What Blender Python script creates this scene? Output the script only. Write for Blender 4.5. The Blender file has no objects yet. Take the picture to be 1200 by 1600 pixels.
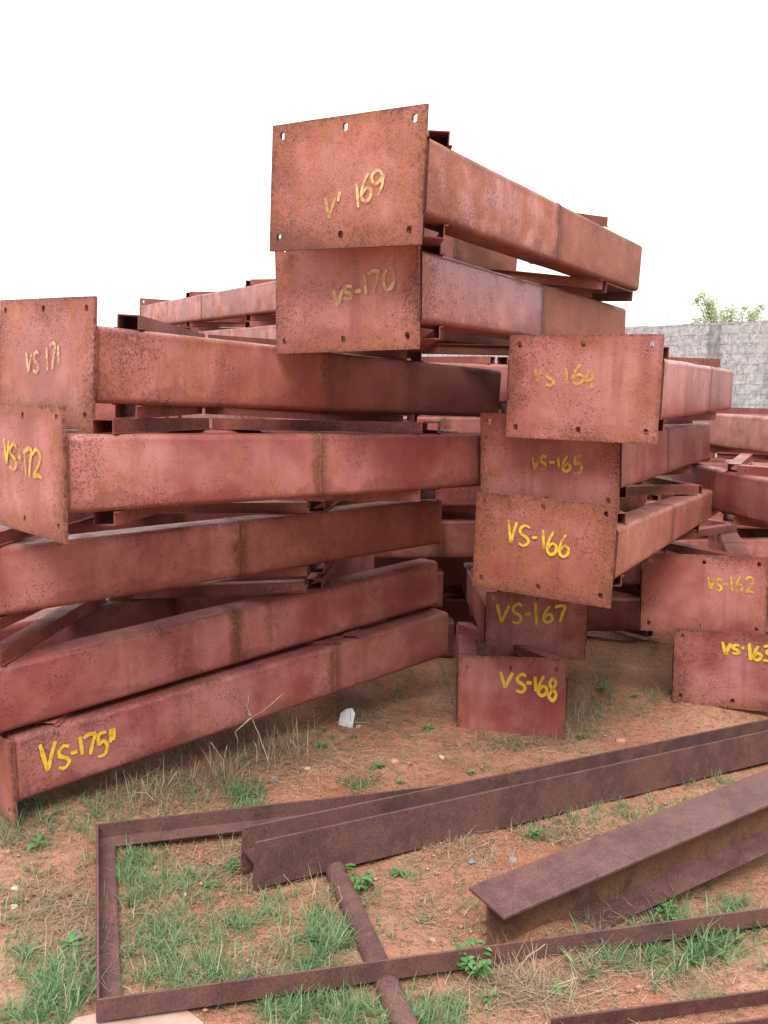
import bpy, bmesh, math, random
from mathutils import Vector, Matrix, noise
R = math.radians
random.seed(7)
sc = bpy.context.scene
COL = sc.collection

# ------------------------------------------------------------------ camera
CAM_H, PITCH, ROLL, FPX = 1.6, 0.13764, -0.01822, 1353.9      # focal length in pixels of the 1200x1600 photograph
cd = bpy.data.cameras.new('camera'); cam = bpy.data.objects.new('camera', cd); COL.objects.link(cam)
cd.sensor_fit = 'VERTICAL'; cd.sensor_height = 32; cd.lens = 32 * FPX / 1600
cd.clip_start = 0.05; cd.clip_end = 2000
cam.matrix_world = Matrix.Translation((0, 0, CAM_H)) @ Matrix.Rotation(math.pi / 2 - PITCH, 4, 'X') @ Matrix.Rotation(-ROLL, 4, 'Z')
sc.camera = cam

# ------------------------------------------------------------------ world, sun, exposure
SUN_EL, SUN_ROT = R(52), R(186)          # soft overcast light, a little from behind the camera
w = bpy.data.worlds.new('World'); sc.world = w; w.use_nodes = True
nt = w.node_tree; nt.nodes.clear()
sky = nt.nodes.new('ShaderNodeTexSky'); sky.sky_type = 'NISHITA'; sky.sun_disc = False
sky.sun_elevation = SUN_EL; sky.sun_rotation = SUN_ROT; sky.dust_density = 4.0; sky.air_density = 1.0
hs = nt.nodes.new('ShaderNodeHueSaturation'); hs.inputs['Saturation'].default_value = 0.12; hs.inputs['Value'].default_value = 1.0
mxs = nt.nodes.new('ShaderNodeMix'); mxs.data_type = 'RGBA'; mxs.inputs[0].default_value = 0.85
# cloud deck: a white overcast layer, brighter overhead than at the horizon
tcw = nt.nodes.new('ShaderNodeTexCoord'); spw = nt.nodes.new('ShaderNodeSeparateXYZ'); mrw = nt.nodes.new('ShaderNodeMapRange')
nt.links.new(tcw.outputs['Generated'], spw.inputs[0]); nt.links.new(spw.outputs[2], mrw.inputs[0])
for i_, v_ in enumerate((0.0, 0.9, 9.5, 21.0)): mrw.inputs[1 + i_].default_value = v_
dk = nt.nodes.new('ShaderNodeMapRange'); nt.links.new(spw.outputs[1], dk.inputs[0])          # unseen sky behind the camera dimmed, added to darken gaps between beams
for i_, v_ in enumerate((-0.70, 0.10, 0.20, 1.0)): dk.inputs[1 + i_].default_value = v_
mul = nt.nodes.new('ShaderNodeMath'); mul.operation = 'MULTIPLY'
nt.links.new(mrw.outputs[0], mul.inputs[0]); nt.links.new(dk.outputs[0], mul.inputs[1]); nt.links.new(mul.outputs[0], mxs.inputs[7])
bg = nt.nodes.new('ShaderNodeBackground'); bg.inputs['Strength'].default_value = 0.12
out = nt.nodes.new('ShaderNodeOutputWorld')
nt.links.new(sky.outputs[0], hs.inputs['Color']); nt.links.new(hs.outputs[0], mxs.inputs[6])
nt.links.new(mxs.outputs[2], bg.inputs[0]); nt.links.new(bg.outputs[0], out.inputs[0])
sd = bpy.data.lights.new('sun', 'SUN'); sd.energy = 2.75; sd.angle = R(30); sd.color = (1, 0.97, 0.93)
sun = bpy.data.objects.new('sun', sd); COL.objects.link(sun)
sun.rotation_euler = Vector((math.sin(SUN_ROT) * math.cos(SUN_EL), math.cos(SUN_ROT) * math.cos(SUN_EL), math.sin(SUN_EL))).to_track_quat('Z', 'Y').to_euler()
sc.view_settings.view_transform = 'Standard'; sc.view_settings.look = 'None'
sc.view_settings.exposure = 0.55; sc.view_settings.gamma = 1.0
sc.cycles.max_bounces = 6; sc.cycles.diffuse_bounces = 1; sc.cycles.glossy_bounces = 2

# ------------------------------------------------------------------ small helpers
def clampf(v, a, b): return max(a, min(b, v))
HEAPS = None
def gz(x, y): return -0.0578 * clampf(x, -6, 6) - 0.0075 * (clampf(y, -2, 30) - 3)
def bump_z(x, y):
    p = Vector((x, y, 0.0)); h = 0.0
    if HEAPS is not None:
        for hx, hy, ha, hr in HEAPS: h += ha * math.exp(-((x - hx) ** 2 + (y - hy) ** 2) / hr ** 2)
    return h + 0.022 * noise.noise(p * 1.7) + 0.012 * noise.noise(p * 5.0) + 0.006 * noise.noise(p * 14.0) + 0.0045 * noise.noise(p * 31.0)
def gtop(x, y): return gz(x, y) + bump_z(x, y)
def ray(px, py):
    X, u = (px - 600) / FPX, (800 - py) / FPX
    c, s = math.cos(-ROLL), math.sin(-ROLL); X, u = c * X - s * u, s * X + c * u
    c, s = math.cos(PITCH), math.sin(PITCH)
    return Vector((X, c + s * u, -s + c * u))
def at(px, py, h=0.0):
    """the point h above the ground that the photograph shows there"""
    d = ray(px, py); t = 3.0
    for _ in range(30):
        x, y = d.x * t, d.y * t
        t = (CAM_H - gz(x, y) - h) / -d.z
    return Vector((d.x * t, d.y * t, CAM_H + d.z * t))
def tag(o, label=None, cat=None, group=None, kind=None):
    if label: o['label'] = label
    if cat: o['category'] = cat
    if group: o['group'] = group
    if kind: o['kind'] = kind
    return o
def empty(name, mat=Matrix.Identity(4)):
    o = bpy.data.objects.new(name, None); o.empty_display_size = 0.1; COL.objects.link(o); o.matrix_world = mat; return o
def mesh_obj(name, verts, faces, mat, parent=None, smooth=None):
    me = bpy.data.meshes.new(name); me.from_pydata([tuple(v) for v in verts], [], faces); me.validate(); me.update()
    if smooth is not None:
        for p in me.polygons: p.use_smooth = True
        me.set_sharp_from_angle(angle=R(smooth))
    me.materials.append(mat)
    o = bpy.data.objects.new(name, me); COL.objects.link(o)
    if parent: o.parent = parent
    return o
def bm_obj(name, bm, mat, parent=None, smooth=None):
    bmesh.ops.recalc_face_normals(bm, faces=bm.faces)
    me = bpy.data.meshes.new(name); bm.to_mesh(me); bm.free()
    if smooth is not None:
        for p in me.polygons: p.use_smooth = True
        me.set_sharp_from_angle(angle=R(smooth))
    me.materials.append(mat)
    o = bpy.data.objects.new(name, me); COL.objects.link(o)
    if parent: o.parent = parent
    return o
class MB:
    def __init__(s): s.v = []; s.f = []
    def add(s, vs, fs):
        n = len(s.v); s.v += [Vector(v) for v in vs]; s.f += [tuple(i + n for i in f) for f in fs]
    def extrude(s, prof, p0, p1, side, up, caps=True, seg=1):
        """closed 2-D profile (list of (a, b)) swept from p0 to p1; a along side, b along up"""
        n = len(prof); vs = []
        for k in range(seg + 1):
            c = p0.lerp(p1, k / seg)
            vs += [c + side * a + up * b for a, b in prof]
        fs = []
        for k in range(seg):
            for i in range(n):
                j = (i + 1) % n
                fs.append((k * n + i, k * n + j, (k + 1) * n + j, (k + 1) * n + i))
        if caps: fs += [tuple(range(n))[::-1], tuple(seg * n + i for i in range(n))]
        s.add(vs, fs)
    def tube(s, pts, rads, n=6):
        vs = []; fs = []
        for k, p in enumerate(pts):
            d = (pts[min(k + 1, len(pts) - 1)] - pts[max(k - 1, 0)]).normalized()
            a = d.orthogonal().normalized(); b = d.cross(a)
            for i in range(n):
                t = 2 * math.pi * i / n; vs.append(p + (a * math.cos(t) + b * math.sin(t)) * rads[k])
        for k in range(len(pts) - 1):
            for i in range(n):
                j = (i + 1) % n; fs.append((k * n + i, k * n + j, (k + 1) * n + j, (k + 1) * n + i))
        fs += [tuple(range(n))[::-1], tuple((len(pts) - 1) * n + i for i in range(n))]
        s.add(vs, fs)
    def box(s, a, b):
        (x0, y0, z0), (x1, y1, z1) = a, b
        s.add([(x0, y0, z0), (x1, y0, z0), (x1, y1, z0), (x0, y1, z0), (x0, y0, z1), (x1, y0, z1), (x1, y1, z1), (x0, y1, z1)],
              [(0, 3, 2, 1), (4, 5, 6, 7), (0, 1, 5, 4), (1, 2, 6, 5), (2, 3, 7, 6), (3, 0, 4, 7)])
    def build(s, name, mat, parent=None, smooth=None):
        bm = bmesh.new(); vs = [bm.verts.new(v) for v in s.v]
        for f in s.f:
            try: bm.faces.new([vs[i] for i in f])
            except ValueError: pass
        return bm_obj(name, bm, mat, parent, smooth)

# ------------------------------------------------------------------ materials
class Mat:
    def __init__(s, name):
        s.m = bpy.data.materials.new(name); s.m.use_nodes = True; s.t = s.m.node_tree
        s.b = s.t.nodes['Principled BSDF']; s.N = s.t.nodes; s.L = s.t.links
    def n(s, typ, **kw):
        o = s.N.new('ShaderNode' + typ)
        for k, v in kw.items(): setattr(o, k, v)
        return o
    def put(s, v, sock):
        if isinstance(v, (int, float)): sock.default_value = v
        elif isinstance(v, tuple): sock.default_value = v if len(v) == len(sock.default_value) else (*v, 1)
        else: s.L.new(v, sock)
    def coord(s): return s.n('TexCoord').outputs['Object']
    def attr(s, name):
        a = s.n('Attribute', attribute_type='OBJECT', attribute_name=name); return a.outputs['Fac']
    def math(s, op, a, b=0.0, c=False):
        o = s.n('Math', operation=op, use_clamp=c); s.put(a, o.inputs[0]); s.put(b, o.inputs[1]); return o.outputs[0]
    def vec(s, op, a, b):
        o = s.n('VectorMath', operation=op); s.put(a, o.inputs[0])
        if op == 'SCALE': s.put(b, o.inputs[3])
        else: s.put(b, o.inputs[1])
        return o.outputs[0]
    def noise(s, co, scale, detail=4, rough=0.55, dist=0.0):
        o = s.n('TexNoise'); s.put(co, o.inputs['Vector']); o.inputs['Scale'].default_value = scale
        o.inputs['Detail'].default_value = detail; o.inputs['Roughness'].default_value = rough; o.inputs['Distortion'].default_value = dist
        return o.outputs['Fac']
    def ramp(s, v, a, b, lo=0.0, hi=1.0):
        o = s.n('MapRange', clamp=True, interpolation_type='SMOOTHSTEP'); s.put(v, o.inputs[0])
        for i, x in enumerate((a, b, lo, hi)): s.put(x, o.inputs[1 + i])
        return o.outputs[0]
    def mix(s, f, a, b, mode='MIX'):
        o = s.n('Mix', data_type='RGBA', blend_type=mode); s.put(f, o.inputs[0]); s.put(a, o.inputs[6]); s.put(b, o.inputs[7]); return o.outputs[2]
    def sep(s, co):
        o = s.n('SeparateXYZ'); s.put(co, o.inputs[0]); return o.outputs
    def bump(s, h, strength, dist, base=None):
        o = s.n('Bump'); s.put(h, o.inputs['Height']); o.inputs['Strength'].default_value = strength; o.inputs['Distance'].default_value = dist
        if base is not None: s.L.new(base, o.inputs['Normal'])
        return o.outputs[0]
    def done(s, col, rough=0.7, norm=None, spec=0.5):
        s.put(col, s.b.inputs['Base Color']); s.put(rough, s.b.inputs['Roughness'])
        s.b.inputs['Specular IOR Level'].default_value = spec
        if norm is not None: s.L.new(norm, s.b.inputs['Normal'])
        return s.m

BW, BH, BL_ = 0.594, 0.405, 2.2257          # end plate width and height, chord length
CT, CB = 0.118, -0.116                       # chord top and bottom
def red_paint(name, plate):
    m = Mat(name); co = m.coord(); seed = m.attr('seed'); rust = m.attr('rust'); tone = m.attr('tone')
    off = m.vec('SCALE', (3.1, 7.7, 5.3), seed)
    p = m.vec('ADD', co, off)
    x, y, z = m.sep(co)[0:3]
    low = m.noise(p, 2.3, 4, 0.6); mid = m.noise(p, 9.0, 6, 0.65); fine = m.noise(p, 150.0, 3, 0.6)
    flk = m.noise(p, 70.0, 5, 0.75); grain = m.noise(p, 420.0, 2, 0.6); blot = m.noise(p, 4.5, 6, 0.7, 0.5)
    if plate:
        ex = m.math('DIVIDE', m.math('ABSOLUTE', x), BW / 2); ez = m.math('DIVIDE', m.math('ABSOLUTE', z), BH / 2)
        rim = m.math('MAXIMUM', ex, ez)
        e = m.ramp(m.math('ADD', rim, m.math('MULTIPLY', m.math('SUBTRACT', blot, 0.5), 0.5)), 0.55, 1.02)
        st = m.noise(m.vec('MULTIPLY', p, (14, 14, 1.2)), 1.0, 4, 0.6)
    else:
        e = m.ramp(m.math('ABSOLUTE', z), 0.075, 0.125)
        e = m.math('MAXIMUM', e, m.ramp(y, 0.25, 0.0))
        st = m.noise(m.vec('MULTIPLY', p, (5, 8, 0.6)), 1.0, 5, 0.65)
    dark_red = m.mix(tone, (0.300, 0.077, 0.063), (0.275, 0.060, 0.060)); pale = m.mix(tone, (0.49, 0.200, 0.168), (0.485, 0.192, 0.185))
    col = m.mix(m.ramp(m.math('ADD', low, m.math('MULTIPLY', e, -0.06)), 0.34, 0.62), dark_red, pale)  # random paler paint; the sky's sheen on the steel is put into it too
    col = m.mix(m.math('MULTIPLY', m.ramp(st, 0.50, 0.70), 0.45), col, (0.19, 0.042, 0.038))
    # rust bloom
    rv = m.math('ADD', m.math('MULTIPLY', mid, 0.75), m.math('MULTIPLY', low, 0.35))
    rv = m.math('ADD', rv, m.math('MULTIPLY', rust, 0.32)); rv = m.math('ADD', rv, m.math('MULTIPLY', e, 0.13 if plate else 0.05))
    split = m.attr('split')
    past = m.ramp(m.math('SUBTRACT', y, split), 0.0, 0.02)
    far = m.math('MULTIPLY', past, m.attr('far_rust'))
    rv = m.math('ADD', rv, m.math('MULTIPLY', far, 0.3))
    rf = m.ramp(rv, 0.60, 0.86)
    rcol = m.mix(m.ramp(fine, 0.35, 0.65), (0.235, 0.068, 0.030), (0.44, 0.165, 0.080))
    col = m.mix(m.math('MULTIPLY', rf, 0.85), col, rcol)
    if not plate:
        # heat stain round the splice weld, darker paint beyond it, and a tide mark along the lower edge
        wd = m.math('ABSOLUTE', m.math('SUBTRACT', m.math('ADD', y, m.math('MULTIPLY', m.math('SUBTRACT', mid, 0.5), 0.10)), split))
        wf = m.math('MULTIPLY', m.ramp(wd, 0.055, 0.012), m.ramp(mid, 0.25, 0.5))
        col = m.mix(m.math('MULTIPLY', wf, 0.9), col, m.mix(m.ramp(flk, 0.4, 0.6), (0.085, 0.028, 0.022), (0.23, 0.075, 0.034)))
        col = m.mix(m.math('MULTIPLY', past, m.attr('far_dark')), col, (0.13, 0.032, 0.030))
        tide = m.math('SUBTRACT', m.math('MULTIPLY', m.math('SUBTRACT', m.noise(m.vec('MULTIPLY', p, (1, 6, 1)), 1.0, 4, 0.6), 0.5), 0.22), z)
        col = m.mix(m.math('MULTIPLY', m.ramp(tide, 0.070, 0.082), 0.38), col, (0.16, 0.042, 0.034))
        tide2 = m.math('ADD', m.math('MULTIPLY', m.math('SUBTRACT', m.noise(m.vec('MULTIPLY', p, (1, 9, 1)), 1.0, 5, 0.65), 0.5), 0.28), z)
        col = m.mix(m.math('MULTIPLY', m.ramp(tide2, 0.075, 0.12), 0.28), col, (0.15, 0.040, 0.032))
    else:
        tide = m.math('SUBTRACT', m.math('MULTIPLY', m.math('SUBTRACT', m.noise(m.vec('MULTIPLY', p, (6, 1, 1)), 1.0, 4, 0.6), 0.5), 0.25), z)
        col = m.mix(m.math('MULTIPLY', m.ramp(tide, 0.09, 0.14), m.math('MULTIPLY', rust, 0.9, True)), col, m.mix(m.ramp(flk, 0.38, 0.6), (0.15, 0.045, 0.028), (0.34, 0.12, 0.062)))
    # pits and flakes
    dens = m.math('ADD', m.math('MULTIPLY', m.noise(p, 4.0, 4, 0.65), 0.46), m.math('MULTIPLY', e, 0.085))
    dens = m.math('ADD', dens, m.math('MULTIPLY', rust, 0.10)); dens = m.math('SUBTRACT', dens, 0.045)
    sp = m.ramp(m.math('ADD', fine, dens), 0.80, 0.89)
    fl = m.ramp(m.math('ADD', flk, dens), 0.84, 0.92)
    dark = m.math('MAXIMUM', m.math('MULTIPLY', sp, 0.70), m.math('MULTIPLY', fl, 0.75))
    col = m.mix(dark, col, (0.085, 0.025, 0.020))
    if plate:          # scorched corner and grime along the rim
        gr = m.math('MULTIPLY', m.ramp(rim, 0.93, 1.0), m.ramp(flk, 0.42, 0.6))
        col = m.mix(m.math('MULTIPLY', gr, 0.7), col, (0.07, 0.028, 0.026))
        sc_ = m.math('MULTIPLY', m.ramp(m.math('MULTIPLY', e, m.noise(p, 7.0, 5, 0.7)), 0.50, 0.62), m.ramp(flk, 0.36, 0.55))
        col = m.mix(m.math('MULTIPLY', sc_, 0.7), col, (0.06, 0.024, 0.024))
    col = m.mix(m.math('MULTIPLY', m.ramp(blot, 0.60, 0.72), 0.5), col, (0.15, 0.040, 0.034))
    # scratches
    sn = m.n('TexNoise'); m.put(m.vec('MULTIPLY', p, (2.2, 2.2, 8.0)), sn.inputs['Vector']); sn.inputs['Scale'].default_value = 1.6; sn.inputs['Detail'].default_value = 3.0; sn.inputs['Distortion'].default_value = 2.2
    scr = m.math('MULTIPLY', m.ramp(m.math('ABSOLUTE', m.math('SUBTRACT', sn.outputs['Fac'], 0.5)), 0.010, 0.002), m.ramp(blot, 0.44, 0.52))
    col = m.mix(m.math('MULTIPLY', scr, m.attr('scratch')), col, (0.075, 0.026, 0.026))
    col = m.mix(m.math('MULTIPLY', m.math('SUBTRACT', grain, 0.5), 0.6, True), col, (0.52, 0.26, 0.23))
    rough = m.math('ADD', 0.34, m.math('MULTIPLY', m.math('MAXIMUM', rf, dark), 0.40))
    rough = m.math('ADD', rough, m.math('MULTIPLY', m.math('SUBTRACT', low, 0.5), 0.3))
    nb = m.bump(m.noise(p, 3.0, 2, 0.5), 0.45, 0.025)
    nb = m.bump(m.math('SUBTRACT', m.math('MULTIPLY', mid, 0.3), m.math('ADD', dark, m.math('MULTIPLY', grain, 0.25))), 0.45, 0.0014, nb)
    return m.done(col, rough, nb)
RED = red_paint('red_primer_paint', False); PLATE = red_paint('red_primer_end_plate', True)

def yellow_paint(name, a, b):
    m = Mat(name); co = m.coord(); p = m.vec('ADD', co, m.vec('SCALE', (4.3, 1.7, 2.3), m.attr('seed')))
    n1 = m.noise(p, 230.0, 3, 0.6); n2 = m.noise(p, 30.0, 3, 0.6)
    v = m.math('ADD', m.math('MULTIPLY', n1, 0.35), m.math('MULTIPLY', n2, 0.75))
    v = m.math('SUBTRACT', v, m.math('MULTIPLY', m.attr('worn'), 0.34))
    al = m.math('MULTIPLY', m.ramp(v, 0.16, 0.58), 0.96)
    col = m.mix(m.ramp(n2, 0.35, 0.65), a, b)
    m.put(al, m.b.inputs['Alpha'])
    return m.done(col, 0.5)
YEL = yellow_paint('yellow_marking_paint', (0.76, 0.45, 0.012), (0.80, 0.58, 0.06))
CREAM = yellow_paint('cream_marking_paint', (0.66, 0.47, 0.17), (0.72, 0.58, 0.28))
PINK = yellow_paint('pink_marking_paint', (0.62, 0.32, 0.32), (0.66, 0.38, 0.38))

def dark_steel(name, a, b, rustc, amt):
    m = Mat(name); co = m.coord()
    low = m.noise(co, 3.0, 5, 0.6); mid = m.noise(co, 14.0, 6, 0.7); fine = m.noise(co, 170.0, 4, 0.75)
    col = m.mix(m.ramp(m.math('ADD', m.math('MULTIPLY', low, .6), m.math('MULTIPLY', mid, .4)), 0.38, 0.62), a, b)
    dust = m.math('MULTIPLY', m.ramp(m.noise(co, 5.0, 6, 0.75), 0.54, 0.68), 0.45)
    col = m.mix(dust, col, (0.23, 0.135, 0.105))
    col = m.mix(m.math('MULTIPLY', m.ramp(m.math('ADD', mid, m.math('MULTIPLY', low, 0.3)), 0.72 - amt, 0.9 - amt), 0.8), col, rustc)
    col = m.mix(m.ramp(fine, 0.50, 0.64, 0, 0.75), col, (0.028, 0.013, 0.014))
    col = m.mix(m.ramp(m.noise(co, 260.0, 2, 0.6), 0.57, 0.70, 0, 0.55), col, (0.23, 0.135, 0.12))
    rough = m.ramp(mid, 0.3, 0.7, 0.48, 0.72)
    nb = m.bump(fine, 0.4, 0.0015); nb = m.bump(low, 0.25, 0.02, nb)
    return m.done(col, rough, nb)
STEEL = dark_steel('dark_maroon_steel', (0.095, 0.042, 0.042), (0.155, 0.076, 0.074), (0.155, 0.064, 0.045), 0.14)
STEELB = dark_steel('rusty_brown_web_steel', (0.095, 0.042, 0.030), (0.160, 0.074, 0.045), (0.20, 0.090, 0.042), 0.20)
STEELR = dark_steel('dull_red_steel', (0.075, 0.025, 0.026), (0.105, 0.038, 0.038), (0.12, 0.045, 0.034), 0.12)
STEELG = dark_steel('grey_worn_steel', (0.12, 0.095, 0.105), (0.17, 0.13, 0.14), (0.12, 0.06, 0.06), 0.02)

def soil():
    m = Mat('red_soil'); co = m.coord()
    low = m.noise(co, 1.3, 5, 0.6); mid = m.noise(co, 7.0, 6, 0.65); fine = m.noise(co, 60.0, 5, 0.7); gr = m.noise(co, 260.0, 2, 0.6)
    col = m.mix(m.ramp(low, 0.35, 0.65), (0.40, 0.150, 0.084), (0.50, 0.255, 0.160))
    col = m.mix(m.ramp(mid, 0.48, 0.68, 0, 0.7), col, (0.40, 0.245, 0.150))
    col = m.mix(m.ramp(m.noise(co, 3.1, 6, 0.7), 0.55, 0.7, 0, 0.6), col, (0.190, 0.120, 0.070))
    col = m.mix(m.ramp(fine, 0.32, 0.50, 0.75, 0), col, (0.15, 0.068, 0.040))
    col = m.mix(m.ramp(m.noise(co, 24.0, 6, 0.75), 0.52, 0.64, 0, 0.65), col, (0.20, 0.095, 0.055))
    col = m.mix(m.ramp(gr, 0.58, 0.70, 0, 0.7), col, (0.55, 0.40, 0.29))
    vor = m.n('TexVoronoi', feature='F1'); m.put(co, vor.inputs['Vector']); vor.inputs['Scale'].default_value = 55.0
    peb = m.ramp(vor.outputs['Distance'], 0.14, 0.26, 1, 0)
    peb = m.math('MULTIPLY', peb, m.ramp(m.noise(co, 12.0, 2, 0.5), 0.5, 0.62))
    col = m.mix(m.math('MULTIPLY', peb, 0.7), col, (0.50, 0.33, 0.24))
    h = m.math('ADD', m.math('ADD', m.math('MULTIPLY', mid, 1.0), m.math('MULTIPLY', fine, 0.45)), m.math('ADD', m.math('MULTIPLY', peb, 0.25), m.math('MULTIPLY', gr, 0.12)))
    return m.done(col, 0.95, m.bump(h, 1.0, 0.035), 0.2)
SOIL = soil()

def leafy(name, a, b, c, trans=0.25):
    m = Mat(name); g = m.n('NewGeometry').outputs['Random Per Island']
    co = m.coord()
    col = m.mix(m.ramp(g, 0.0, 0.6), a, b); col = m.mix(m.ramp(g, 0.65, 1.0), col, c)
    col = m.mix(m.ramp(m.noise(co, 2.5, 3, 0.5), 0.4, 0.65, 0, 0.6), col, b)
    m.put(col, m.b.inputs['Base Color']); m.b.inputs['Roughness'].default_value = 0.6
    tr = m.n('BsdfTranslucent'); m.L.new(col, tr.inputs[0])
    mx = m.n('MixShader'); mx.inputs[0].default_value = trans
    m.L.new(m.b.outputs[0], mx.inputs[1]); m.L.new(tr.outputs[0], mx.inputs[2]); m.L.new(mx.outputs[0], m.N['Material Output'].inputs[0])
    return m.m
GRASS = leafy('green_grass', (0.050, 0.140, 0.060), (0.130, 0.250, 0.100), (0.33, 0.37, 0.20))
STRAW = leafy('dry_straw', (0.15, 0.095, 0.058), (0.30, 0.205, 0.130), (0.50, 0.40, 0.28), 0.1)
WEED = leafy('green_weed_leaf', (0.060, 0.175, 0.050), (0.105, 0.250, 0.075), (0.16, 0.31, 0.11))
TREEL = leafy('washed_out_tree_leaf', (0.34, 0.45, 0.24), (0.46, 0.56, 0.33), (0.56, 0.63, 0.44), 0.55)  # leaf green lifted: washed-out overexposure is put into the colour
def plain(name, a, b, scale, rough=0.7):
    m = Mat(name); co = m.coord(); n = m.noise(co, scale, 5, 0.6)
    return m.done(m.mix(m.ramp(n, 0.35, 0.65), a, b), rough, m.bump(n, 0.3, 0.004))
TWIG = plain('dry_twig', (0.36, 0.26, 0.19), (0.52, 0.40, 0.30), 40, 0.9)
STONE = plain('pale_stone', (0.42, 0.26, 0.18), (0.60, 0.47, 0.38), 30)
PALE = plain('pale_pink_primer', (0.50, 0.34, 0.29), (0.42, 0.25, 0.20), 9, 0.5)
CARD = plain('white_card', (0.66, 0.70, 0.70), (0.52, 0.57, 0.58), 25)
BARK = plain('grey_bark', (0.12, 0.09, 0.07), (0.2, 0.16, 0.12), 20)
GALV = plain('galvanised_wire', (0.55, 0.56, 0.58), (0.42, 0.43, 0.45), 20, 0.5)
BLUEP = plain('blue_grey_plastic', (0.16, 0.18, 0.22), (0.28, 0.30, 0.35), 40, 0.4)

def block_wall():
    m = Mat('grey_concrete_block'); co = m.coord(); x, y, z = m.sep(co)[0:3]
    c = m.n('CombineXYZ'); m.put(x, c.inputs[0]); m.put(z, c.inputs[1])
    nz = m.n('TexNoise'); m.put(co, nz.inputs['Vector']); nz.inputs['Scale'].default_value = 5.0; nz.inputs['Detail'].default_value = 4.0
    jit = m.vec('ADD', c.outputs[0], m.vec('SCALE', m.vec('SUBTRACT', nz.outputs['Color'], (0.5, 0.5, 0.5)), 0.07))
    b = m.n('TexBrick'); m.put(jit, b.inputs['Vector']); b.inputs['Scale'].default_value = 1.0
    b.inputs['Brick Width'].default_value = 0.42; b.inputs['Row Height'].default_value = 0.19; b.inputs['Mortar Size'].default_value = 0.009
    b.inputs['Mortar Smooth'].default_value = 0.3
    b.inputs['Color1'].default_value = (0.31, 0.33, 0.35, 1); b.inputs['Color2'].default_value = (0.37, 0.39, 0.41, 1); b.inputs['Mortar'].default_value = (0.235, 0.25, 0.265, 1)
    n1 = m.noise(co, 1.3, 5, 0.65); n2 = m.noise(co, 9.0, 5, 0.7)
    col = m.mix(m.ramp(n2, 0.42, 0.62, 0, 0.85), b.outputs['Color'], (0.52, 0.53, 0.55))
    n3 = m.noise(co, 22.0, 5, 0.75); col = m.mix(m.ramp(n3, 0.50, 0.66, 0, 0.7), col, (0.15, 0.165, 0.18))
    col = m.mix(m.ramp(m.noise(m.vec('MULTIPLY', co, (3, 3, .5)), 1.0, 5, 0.7), 0.55, 0.7, 0, 0.5), col, (0.13, 0.14, 0.15))
    col = m.mix(m.ramp(n1, 0.50, 0.72, 0, 0.6), col, (0.19, 0.205, 0.22))
    h = m.math('SUBTRACT', m.math('MULTIPLY', n2, 0.5), b.outputs['Fac'])
    return m.done(col, 0.9, m.bump(h, 0.8, 0.02), 0.2)
BLOCK = block_wall()

HEAPS = [(at(a, b).x, at(a, b).y, c, d) for a, b, c, d in ((870, 1462, .040, .16), (960, 1425, .028, .14), (300, 1390, .02, .12), (430, 1475, .018, .1), (640, 1190, .02, .15), (830, 1560, .02, .12), (545, 1040, .03, .25), (110, 1262, .03, .13), (210, 1222, .035, .14), (310, 1180, .04, .15), (410, 1135, .045, .15), (500, 1095, .05, .16), (590, 1055, .06, .18))] + [(1.65, 4.5, .085, .3), (2.0, 4.42, .085, .3), (2.35, 4.3, .085, .3)]
# ------------------------------------------------------------------ ground: one sheet to the horizon
def axis(a, b, step, far):
    n = int((b - a) / step); xs = [a + (b - a) * i / n for i in range(n + 1)]
    s = step; left = []; v = a
    while v > -far: s *= 1.35; v -= s; left.append(v)
    s = step; right = []; v = b
    while v < far: s *= 1.35; v += s; right.append(v)
    return left[::-1] + xs + right
XS = axis(-2.6, 3.4, 0.018, 600); YS = axis(1.3, 6.2, 0.018, 600)
gv = []
for yy in YS:
    for xx in XS: gv.append((xx, yy, gtop(xx, yy)))
nx = len(XS)
gf = [(j * nx + i, j * nx + i + 1, (j + 1) * nx + i + 1, (j + 1) * nx + i) for j in range(len(YS) - 1) for i in range(nx - 1)]
tag(mesh_obj('ground', gv, gf, SOIL, None, 180), kind='structure')

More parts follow.
